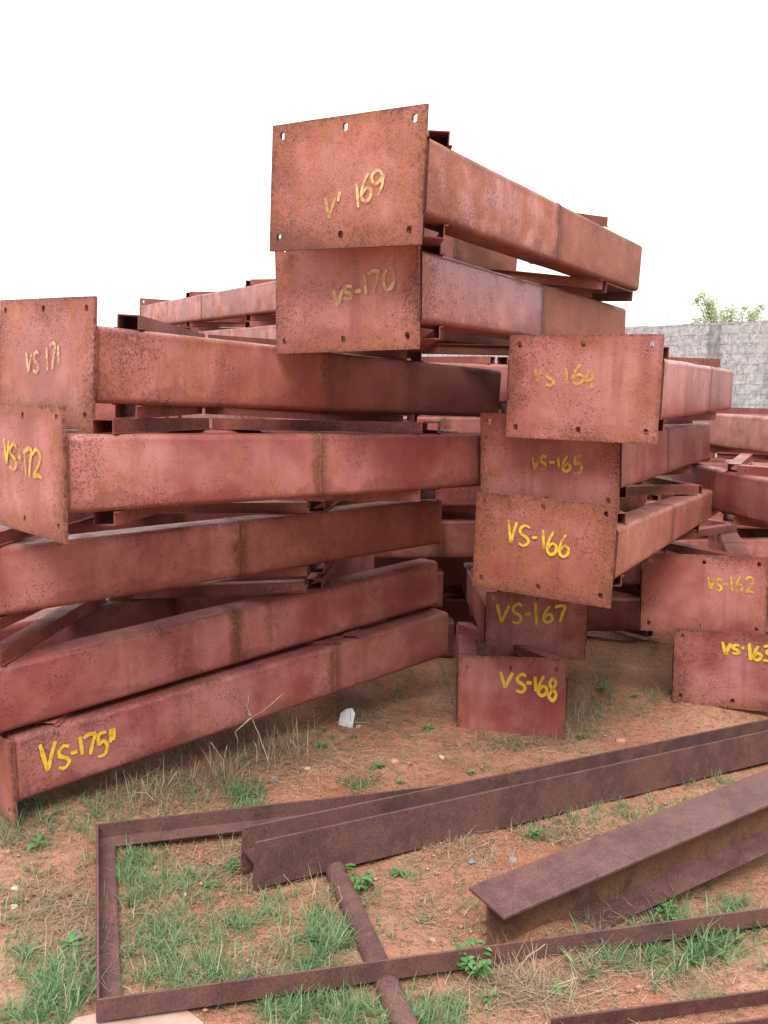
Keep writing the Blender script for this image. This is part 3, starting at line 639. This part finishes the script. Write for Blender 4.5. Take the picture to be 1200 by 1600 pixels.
loose_plate()
# small box stub seen between the two lowest right beams and the left pile is the lacing of VS-168

# ------------------------------------------------------------------ litter and stones
def card():
    p = at(540, 1133, 0.0); mb = MB()
    w2, h2 = 0.042, 0.085; prof = [(-w2, -0.01), (w2 * .9, -0.01), (w2, h2 * .75), (w2 * .55, h2), (-w2 * .2, h2 * .9), (-w2 * .8, h2 * .62)]
    mb.extrude(prof, Vector((0, -0.0015, 0)), Vector((0, 0.0015, 0)), Vector((1, 0, 0)), Vector((0, 0.25, 0.97)))
    o = mb.build('card_scrap', CARD); o.location = p; o.rotation_euler = (0, 0, R(-25))
    tag(o, 'torn white card scrap sticking up from the soil', 'litter')
card()
def stone_mesh(nm, s, sd, mat):
    bm = bmesh.new(); bmesh.ops.create_icosphere(bm, subdivisions=2, radius=1)
    for v in bm.verts:
        v.co *= 1 + 0.55 * noise.noise(v.co * 1.1 + Vector((sd, 0, 0))) + 0.2 * noise.noise(v.co * 3 + Vector((sd, 4, 0)))
        v.co = Vector((v.co.x * s, v.co.y * s * 0.8, v.co.z * s * 0.55))
    return bm_obj(nm, bm, mat, None, 50)
stones = [(24, 1392, .012, 'pale'), (22, 1420, .011, 'pale'), (72, 1518, .016, 'red'), (58, 1566, .014, 'red'), (430, 1218, .020, 'grey'), (614, 1195, .022, 'red'), (427, 1176, .012, 'pale'), (676, 1470, .009, 'pale'), (560, 1133, .016, 'pale'),
          (690, 1180, .016, 'pale'), (968, 1157, .026, 'red'), (800, 1345, .018, 'grey'), (736, 1353, .016, 'grey'), (1055, 1565, .014, 'grey'), (120, 1398, .013, 'red'), (480, 1204, .012, 'pale'), (300, 1360, .014, 'red'), (120, 1462, .020, 'grey'), (640, 1200, .012, 'red')]
SM = {'pale': STONE, 'red': plain('red_stone', (0.36, 0.16, 0.10), (0.46, 0.26, 0.18), 20), 'grey': plain('grey_stone', (0.17, 0.17, 0.18), (0.28, 0.28, 0.29), 20)}
WHERE = {0: 'far left', 1: 'far left'}
for i, (px, py, s, k) in enumerate(stones):
    p = at(px, py); o = stone_mesh('stone', s, i * 1.7, SM[k]); o.location = (p.x, p.y, gtop(p.x, p.y) + s * 0.2); o.rotation_euler = (0, 0, i * 1.3)
    tag(o, {'pale': 'small pale stone lying on the red soil', 'red': 'small reddish stone lying on the red soil', 'grey': 'small grey stone lying on the red soil'}[k], 'stone', 'small stones on the soil')

# ------------------------------------------------------------------ vegetation on the ground
def blade(mb, p, az, L, wd, lean, curl, seg=3):
    d = Vector((math.cos(az), math.sin(az), 0)); s = Vector((-d.y, d.x, 0)); q = p.copy(); a = lean; vs = []
    for k in range(seg + 1):
        t = k / seg; ww = wd * (1 - t ** 1.5) * (0.75 + 0.5 * min(t * 3, 1)) / 2 + 0.0002
        vs += [q - s * ww, q + s * ww]
        q = q + (d * math.sin(a) + UP * math.cos(a)) * (L / seg); a += curl / seg
    mb.add(vs, [(2 * i, 2 * i + 1, 2 * i + 3, 2 * i + 2) for i in range(seg)])
def gauss_px(rn, c):
    return c[0] + rn.gauss(0, 0.5) * c[2], c[1] + rn.gauss(0, 0.5) * c[3]
def ground_pt(px, py):
    p = at(px, py); return Vector((p.x, p.y, gtop(p.x, p.y) - 0.004))
rn = random.Random(3)
# (x, y, rx, ry) in the photograph, blades, blade length in metres
CL = [(230, 1375, 70, 70, 900, .07), (215, 1340, 40, 40, 350, .07), (240, 1500, 60, 70, 700, .07), (310, 1480, 110, 60, 900, .06), (340, 1530, 60, 40, 450, .06), (515, 1475, 45, 45, 1100, .075), (420, 1440, 90, 50, 700, .055),
      (480, 1530, 90, 30, 450, .06), (500, 1580, 130, 40, 1500, .075), (110, 1540, 70, 60, 900, .07), (40, 1490, 60, 60, 450, .05), (70, 1590, 70, 40, 600, .06), (20, 1270, 40, 60, 700, .08), (130, 1290, 80, 40, 600, .06), (260, 1250, 80, 40, 600, .06),
      (375, 1243, 42, 34, 1000, .06), (565, 1228, 30, 16, 400, .04), (470, 1150, 60, 20, 200, .04), (345, 1180, 60, 30, 350, .05), (610, 1155, 40, 10, 130, .03), (505, 1165, 40, 15, 150, .04), (640, 1590, 60, 30, 500, .06), (690, 1585, 50, 40, 550, .05),
      (1090, 1485, 90, 40, 900, .10), (1060, 1440, 60, 30, 380, .12), (1150, 1440, 70, 50, 700, .10), (960, 1520, 70, 35, 420, .09), (1000, 1490, 70, 40, 350, .08), (940, 1060, 30, 36, 420, .06), (930, 1105, 60, 30, 420, .06), (990, 1110, 60, 24, 260, .05), (1100, 1105, 70, 16, 420, .06),
      (1060, 1095, 40, 20, 260, .06), (790, 1160, 60, 8, 260, .04), (690, 1170, 50, 12, 120, .03), (950, 1280, 120, 14, 420, .06), (830, 1300, 40, 20, 260, .05), (1010, 1260, 120, 14, 350, .06), (1130, 1230, 80, 14, 260, .06), (640, 1365, 40, 20, 160, .04), (430, 1340, 80, 30, 380, .05),
      (900, 1150, 50, 20, 260, .04), (880, 1190, 60, 20, 160, .04), (740, 1200, 60, 14, 150, .03), (580, 1305, 60, 20, 120, .04), (640, 1410, 60, 30, 120, .035), (720, 1420, 60, 60, 130, .035), (180, 1420, 60, 60, 280, .05), (60, 1390, 80, 60, 300, .04), (1140, 1560, 60, 12, 120, .04),
      (700, 1060, 60, 40, 220, .04), (640, 1090, 80, 30, 160, .04), (1000, 1010, 60, 30, 160, .05), (310, 1400, 90, 40, 350, .05), (560, 1420, 60, 40, 200, .05)]
mg = MB()
for c in CL:
    for _ in range(int(c[4] * (0.9 if c[5] < .085 else .42))):
        if _ % 14 == 0: base = gauss_px(rn, c)
        px, py = base[0] + rn.gauss(0, 5), base[1] + rn.gauss(0, 3)
        p = ground_pt(px, min(py, 1640)); L = c[5] * rn.uniform(0.3, 1.3)
        blade(mg, p, rn.uniform(0, 6.283), L, rn.uniform(.0011, .0029) * (1.7 if c[5] > .085 else 1), rn.uniform(0.3, 1.25), rn.uniform(0.2, 1.5))
for _ in range(11000):      # thin scatter over the whole yard
    x, y = rn.uniform(-3.2, 4.5), rn.uniform(1.2, 8.5)
    if noise.noise(Vector((x * 1.3, y * 1.3, 5))) < 0.02: continue
    blade(mg, Vector((x, y, gtop(x, y) - .004)), rn.uniform(0, 6.283), rn.uniform(.015, .05), rn.uniform(.0015, .003), rn.uniform(.2, 1), rn.uniform(.2, 1.3), 2)
tag(mg.build('grass', GRASS), 'short green grass growing in patches on the red soil', 'grass', kind='stuff')
ms = MB()
SL = [(420, 1175, 130, 35, 800, .13), (310, 1225, 120, 30, 700, .12), (600, 1120, 80, 30, 400, .09), (200, 1250, 120, 40, 500, .10), (560, 1110, 60, 30, 300, .09), (80, 1420, 90, 80, 700, .08), (150, 1470, 60, 60, 350, .09), (380, 1350, 120, 40, 500, .09), (300, 1420, 120, 80, 450, .08),
      (830, 1560, 120, 40, 600, .11), (930, 1500, 60, 30, 260, .10), (900, 1110, 60, 40, 500, .10), (880, 1140, 80, 20, 300, .08), (800, 1160, 90, 14, 300, .08), (720, 1330, 90, 40, 300, .08), (880, 1300, 90, 20, 300, .09), (960, 1425, 60, 18, 160, .12),
      (450, 1530, 120, 60, 350, .07), (690, 1420, 80, 60, 260, .05), (1060, 1120, 90, 20, 300, .07), (700, 1100, 60, 60, 260, .06), (600, 1200, 120, 60, 300, .05), (560, 1390, 60, 60, 200, .06), (1080, 1530, 120, 30, 200, .07), (40, 1300, 60, 40, 260, .09), (620, 1060, 80, 30, 200, .06), (960, 1040, 60, 60, 200, .06)]
for c in SL:
    for _ in range(int(c[4] * 1.75)):
        px, py = gauss_px(rn, c); p = ground_pt(px, min(py, 1640)); p.z += rn.uniform(0.002, .014)
        flat = rn.random() < 0.93
        blade(ms, p, rn.uniform(0, 6.283), c[5] * rn.uniform(.3, 1.0), rn.uniform(.0009, .0022), rn.uniform(1.25, 1.55) if flat else rn.uniform(.3, 1.1), rn.uniform(-.25, .3) if flat else rn.uniform(-.2, .8), 3)
for _ in range(7000):
    x, y = rn.uniform(-2.6, 3.4), rn.uniform(1.4, 6.0)
    if noise.noise(Vector((x * 2.1, y * 2.1, 9))) < -.08: continue
    blade(ms, Vector((x, y, gtop(x, y) + .004)), rn.uniform(0, 6.283), rn.uniform(.02, .10), rn.uniform(.0010, .0024), rn.uniform(1.3, 1.55), rn.uniform(-.2, .3), 2)
for cx_, cy_, rx_, ry_, cnt, ln in ((430, 1180, 70, 22, 190, .19), (340, 1215, 60, 20, 120, .17), (240, 1262, 60, 18, 80, .15), (560, 1120, 50, 16, 80, .13), (900, 1110, 30, 40, 150, .16), (870, 1150, 40, 16, 70, .11), (705, 1085, 14, 30, 50, .12), (800, 1545, 80, 20, 60, .13), (500, 1400, 30, 14, 30, .12), (120, 1540, 60, 40, 40, .12), (340, 1530, 120, 40, 40, .11), (1070, 1110, 60, 12, 50, .12)):
    for _ in range(cnt):
        p = ground_pt(*gauss_px(rn, (cx_, cy_, rx_, ry_)))
        blade(ms, p, rn.uniform(0, 6.283), ln * rn.uniform(.35, 1.1), rn.uniform(.0010, .0022), rn.uniform(.1, 1.0), rn.uniform(-.3, .9), 4)
tag(ms.build('straw', STRAW), 'dry straw and dead grass stalks scattered on the soil', 'straw', kind='stuff')
# gravel: countless bits
mgv = MB()
for _ in range(9000):
    if rn.random() < .75: p = ground_pt(rn.uniform(-40, 1240), rn.uniform(1040, 1640))
    else: x, y = rn.uniform(-3.2, 4.5), rn.uniform(1.2, 8.5); p = Vector((x, y, gtop(x, y)))
    s = rn.uniform(.0014, .0050) * (2.6 if rn.random() < .04 else 1); p.z += s * .8 + .002
    q = [p + Vector((rn.uniform(.6, 1.2) * s * a, rn.uniform(.6, 1.2) * s * b, rn.uniform(.4, .9) * s * c2)) for a, b, c2 in ((1, 0, 0), (0, 1, 0), (-1, 0, 0), (0, -1, 0), (0, 0, 1), (0, 0, -1))]
    mgv.add(q, [(0, 1, 4), (1, 2, 4), (2, 3, 4), (3, 0, 4), (1, 0, 5), (2, 1, 5), (3, 2, 5), (0, 3, 5)])
tag(mgv.build('gravel', leafy('gravel_grain', (.24, .11, .07), (.40, .21, .13), (.50, .34, .24), 0.0), None, 180), 'fine gravel scattered over the red soil', 'gravel', kind='stuff')

def leaf(mb, p, d, L, wd, droop):
    """a pointed leaf folded along its midrib"""
    s = d.cross(UP).normalized(); n = s.cross(d).normalized(); vs = []
    for t, k in ((0, .12), (.3, .85), (.6, .9), (.85, .45), (1, .02)):
        c = p + d * (L * t) + UP * (-droop * L * t * t)
        vs += [c - s * (wd * k / 2) + n * wd * .12 * k, c, c + s * (wd * k / 2) + n * wd * .12 * k]
    fs = []
    for i in range(4):
        fs += [(3 * i, 3 * i + 1, 3 * i + 4, 3 * i + 3), (3 * i + 1, 3 * i + 2, 3 * i + 5, 3 * i + 4)]
    mb.add(vs, fs)
def weed(px, py, size, label, bushy):
    p = ground_pt(px, py); r = empty('weed_plant', Matrix.Translation(p)); tag(r, label, 'weed', 'small leafy weeds')
    mb = MB(); st = MB(); rd = random.Random(int(px * 3 + py))
    if bushy:
        for k in range(9):
            az = rd.uniform(0, 6.28); tip = Vector((math.cos(az) * size * rd.uniform(.15, .75), math.sin(az) * size * rd.uniform(.15, .75), size * rd.uniform(.35, 1.0)))
            st.tube([Vector((0, 0, 0)), tip * .5 + UP * size * .1, tip], [.0016, .0013, .0008], 5)
            for j in range(8):
                t = rd.uniform(.45, 1.05); a2 = rd.uniform(0, 6.28); d = Vector((math.cos(a2), math.sin(a2), rd.uniform(-.1, .5))).normalized()
                leaf(mb, tip * t + UP * size * .1 * (1 - t), d, size * rd.uniform(.16, .30), size * rd.uniform(.12, .2), .3)
    else:
        st.tube([Vector((0, 0, 0)), Vector((0, 0, size * .35))], [.0018, .001], 5)
        for k in range(9):
            az = k * 2.4 + rd.uniform(-.3, .3); d = Vector((math.cos(az), math.sin(az), rd.uniform(.15, .9))).normalized()
            leaf(mb, Vector((0, 0, size * rd.uniform(.05, .4))), d, size * rd.uniform(.55, 1.0), size * rd.uniform(.16, .26), rd.uniform(.2, .6))
    mb.build('leaf_cluster', WEED, r, 180); st.build('stem', WEED, r)
weed(562, 1385, .085, 'bushy bright green weed beside the round pipe, under the H section', True)
weed(748, 1532, .10, 'largest bushy green weed, below the front bar of the angle iron frame', True)
weed(1043, 1438, .075, 'upright green weed with small round leaves beside the I section', True)
weed(624, 1366, .05, 'small green weed on bare soil just right of the bushy weed by the pipe', False)
weed(590, 1204, .055, 'broad-leaved green weed on bare soil behind the H section', False)
weed(832, 1308, .055, 'dark green weed in the gap between the H section and the I section', False)
weed(765, 1570, .055, 'pale green weed below the largest bushy weed', False)
weed(870, 1562, .055, 'green weed amid straw near the bottom edge', False)
weed(1078, 1503, .06, 'bright green weed growing among the long grass at the right', False)
weed(58, 1330, .07, 'star-shaped green weed near the lower left beam end', False)
weed(108, 1482, .07, 'green weed lying beside a grey stone left of the frame', False)
weed(80, 1285, .05, 'small green weed right beside the lower left beam end plate', False)
weed(375, 1188, .045, 'small green weed at the foot of the left pile, among dry stalks', False)
weed(505, 1140, .04, 'tiny green weed left of the white card scrap', False)
weed(552, 1150, .035, 'tiny green weed just below the white card scrap', False)
weed(622, 1082, .04, 'tiny green weed in the shade at the far end of the left pile', False)
weed(500, 1170, .06, 'spreading green weed midway between the left pile and the H section', False)
weed(622, 1225, .04, 'tiny green weed close behind the H section', False)
weed(905, 1155, .05, 'pale green weed at the right foot of the VS-168 end plate', False)
weed(940, 1085, .075, 'tall green weed in the shade between the right pile and the far right beams', True)
weed(930, 1035, .05, 'dark green weed in deep shade under the right pile', False)
weed(990, 1100, .05, 'green weed on the soil in front of the far right beams', False)
weed(1105, 1110, .06, 'green weed in front of the scratched VS-163 end plate', False)
weed(668, 1140, .05, 'small green weed left of the VS-168 end plate', False)
weed(735, 1208, .04, 'tiny green weed between the VS-168 end plate and the H section', False)
weed(325, 1400, .05, 'small green weed inside the frame, under the left end of the H section', False)
weed(365, 1362, .05, 'dark green weed against the cut end of the H section', True)

def stalk(px, py, paths, label, th=.0022, sz=1.0):
    th *= 0.9
    p = ground_pt(px, py); mb = MB(); rd = random.Random(int(px + py))
    for pts in paths:
        P = [Vector(q) * sz for q in pts]; Q = []
        for i in range(len(P) - 1):
            for k in range(3): Q.append(P[i].lerp(P[i + 1], k / 3) + Vector((rd.uniform(-1, 1), rd.uniform(-1, 1), rd.uniform(-1, 1))) * .0025)
        Q.append(P[-1]); mb.tube(Q, [th * (1 - .65 * i / len(Q)) for i in range(len(Q))], 5)
    o = mb.build('dry_stalk', TWIG, None, 180); o.location = p
    tag(o, label, 'dry stalk', 'dry stalks and twigs')
stalk(424, 1200, [[(0, 0, 0), (-.03, .0, .09), (-.06, 0, .17), (-.10, .01, .25)], [(-.06, 0, .17), (-.02, -.02, .2), (.04, 0, .25)], [(-.06, 0, .17), (-.11, -.02, .13), (-.10, -.02, .10)], [(-.06, 0, .17), (-.09, 0, .20), (-.12, 0, .19)], [(-.075, 0, .2), (-.07, .02, .26)]], 'largest branching dry stalk rising in front of the left pile', .003, 1.35)
stalk(350, 1222, [[(0, 0, 0), (0, 0, .07), (-.04, 0, .13)], [(0, 0, .07), (.01, 0, .12)]], 'forked dry stalk left of the largest branching stalk', .0024, 1.3)
stalk(470, 1178, [[(0, 0, 0), (-.03, 0, .05), (-.06, .01, .07)]], 'short bare twig right of the largest branching stalk', .0026)
stalk(398, 1200, [[(-.02, 0, 0), (.01, 0, .03), (.015, -.01, .08), (0, 0, .12)]], 'crooked dry twig below the largest branching stalk', .0028)
stalk(250, 1262, [[(0, 0, 0), (-.05, .0, .05), (-.07, .01, .10)], [(-.05, 0, .05), (-.1, 0, .055)]], 'thin dry stalk in front of the yellow VS-175 mark', .002)
stalk(700, 1345, [[(0, 0, 0), (.005, 0, .06), (.0, 0, .11)], [(.005, 0, .06), (-.01, 0, .08)]], 'thin dry stalk standing in front of the H section near its middle', .0014)
stalk(470, 1392, [[(0, 0, 0), (-.03, 0, .035), (-.055, 0, .065)]], 'dry stalk leaning against the left end of the H section', .0016)
stalk(900, 1570, [[(0, 0, .01), (-.06, .03, .02), (-.14, .02, .012)], [(-.06, .03, .02), (0.02, .07, .02)]], 'long dry twig lying on straw near the bottom edge', .003)
stalk(800, 1540, [[(0, 0, 0), (.04, .02, .05), (.09, .02, .09)]], 'dry stalk leaning in front of the frame bar, right of the largest weed', .0022)
stalk(545, 1128, [[(-.09, 0, .01), (-.02, -.01, .015), (.09, 0, .012)]], 'straight dry twig lying below the white card scrap', .0032)
stalk(1000, 1075, [[(0, 0, 0), (.0, 0, .06), (.05, 0, .11)], [(0, 0, .06), (-.01, 0, .09)]], 'forked dry stalk in front of the far right beams', .002)
stalk(497, 1275, [[(0, 0, .16), (.005, 0, .1), (-.01, 0, .02)], [(.0, 0, .1), (-.04, 0, .12)]], 'thin dry stalk bending over the back flange of the H section', .0016)
stalk(518, 1425, [[(0, 0, 0), (-.01, 0, .05), (-.012, 0, .10)], [(0, 0, 0), (.03, 0, .06), (.02, 0, .1)]], 'pale dry stalks standing at the left side of the round pipe', .0022)
stalk(105, 1590, [[(0, 0, 0), (.0, 0, .04), (-.005, .0, .085)], [(0, 0, .02), (-.02, 0, 0)]], 'pale dry stalk standing left of the bottom frame corner', .0024)

# ------------------------------------------------------------------ boundary wall, wire and tree behind
def wall():
    A = Vector((5.4, 18.4, 0)); d = Vector((0.633, -0.774, 0)); M = Matrix.Translation((A.x, A.y, -0.8)) @ Matrix.Rotation(math.atan2(d.y, d.x), 4, 'Z')
    r = empty('block_wall', M); tag(r, 'weathered grey concrete block wall closing the yard behind the piles', 'wall')
    mb = MB(); rd = random.Random(5); x = -26.0; H = 3.84; vs = []; fs = []
    prof = []
    while x < 15:
        h = H + rd.choice((0, 0, 0, 0, -.02, .015, -.05)); prof += [(x, h), (x + .415, h)]; x += .42
    pts = [(prof[0][0], -0.6)] + prof + [(prof[-1][0], -0.6)]
    n = len(pts); vs = [Vector((a, -0.1, b)) for a, b in pts] + [Vector((a, 0.1, b)) for a, b in pts]
    mb.add(vs, [tuple(range(n)), tuple(range(2 * n - 1, n - 1, -1))] + [(i, i + n, (i + 1) % n + n, (i + 1) % n) for i in range(n)])
    mb.build('masonry', BLOCK, r)
    for xx in (-18.4, -14.7, -11.0, -7.3, -3.6, 1.62, 5.3, 9.0, 12.7):
        p = MB(); p.box((xx - .1, -0.16, -0.6), (xx + .1, -0.098, 3.80)); p.build('pilaster', plain('dark_pilaster', (.16, .17, .19), (.30, .31, .33), 7, .9) if xx == -18.4 else bpy.data.materials['dark_pilaster'], r)
    f = empty('wire_fence', M @ Matrix.Translation((0, 0, 3.8))); tag(f, 'thin wire strands on short white posts along the top of the block wall', 'wire fence')
    for k in range(-8, 9):
        p = MB(); xx = 1.6 + k * 1.15; p.tube([Vector((xx, 0, -.12)), Vector((xx + .02, 0, .30))], [.014, .012], 6); p.build('post', GALV, f)
    for z in (.10, .20, .28):
        p = MB(); pts = [Vector((1.6 + k * .575, 0, z + (-.015 if k % 2 else 0))) for k in range(-16, 17)]; p.tube(pts, [.0035] * len(pts), 4); p.build('wire', GALV, f)
wall()
def tree():
    D = 25.0
    def w3(px, py): v = ray(px, py); return Vector((0, 0, CAM_H)) + v * (D / v.y)
    base = w3(1140, 520); base.z = -1.0
    r = empty('washed_out_tree', Matrix.Translation(base)); tag(r, 'washed-out green feathery tree rising behind the block wall', 'tree')
    tk = MB(); mb = MB(); rd = random.Random(9)
    tk.tube([Vector((0, 0, 0)), Vector((.05, 0, 2.0)), Vector((0, 0, 3.6))], [.13, .1, .07], 8)
    cl = [(1097, 462, .16), (1092, 470, .14), (1117, 468, .20), (1120, 480, .24), (1110, 487, .24), (1100, 498, .26), (1090, 505, .18), (1140, 485, .24), (1132, 494, .30), (1148, 492, .26), (1125, 503, .36), (1150, 502, .3), (1165, 496, .2), (1182, 480, .13), (1178, 488, .18), (1186, 493, .15), (1170, 505, .3), (1140, 508, .34), (1190, 508, .2), (1108, 475, .13), (1162, 482, .10)]
    for px, py, rad in cl:
        c = w3(px, py) - base; c.y += rd.uniform(-.5, .5)
        tk.tube([Vector((0, 0, 3.0)), c * .5 + Vector((0, 0, 1.7)), c], [.035, .02, .008], 5)
        for _ in range(int(210 * rad / .25)):
            q = Vector((rd.gauss(0, 1), rd.gauss(0, 1), rd.gauss(0, .8))) * rad * .55 + c
            az = rd.uniform(0, 6.28); d = Vector((math.cos(az), math.sin(az), rd.uniform(-.6, .6))).normalized(); s = d.cross(Vector((rd.uniform(-1, 1), rd.uniform(-1, 1), 1))).normalized()
            l = rd.uniform(.05, .09); ww = l * .35
            mb.add([q, q + d * l * .5 + s * ww, q + d * l, q + d * l * .5 - s * ww], [(0, 1, 2, 3)])
    tk.build('trunk', BARK, r, 60); mb.build('crown', TREEL, r)
tree()
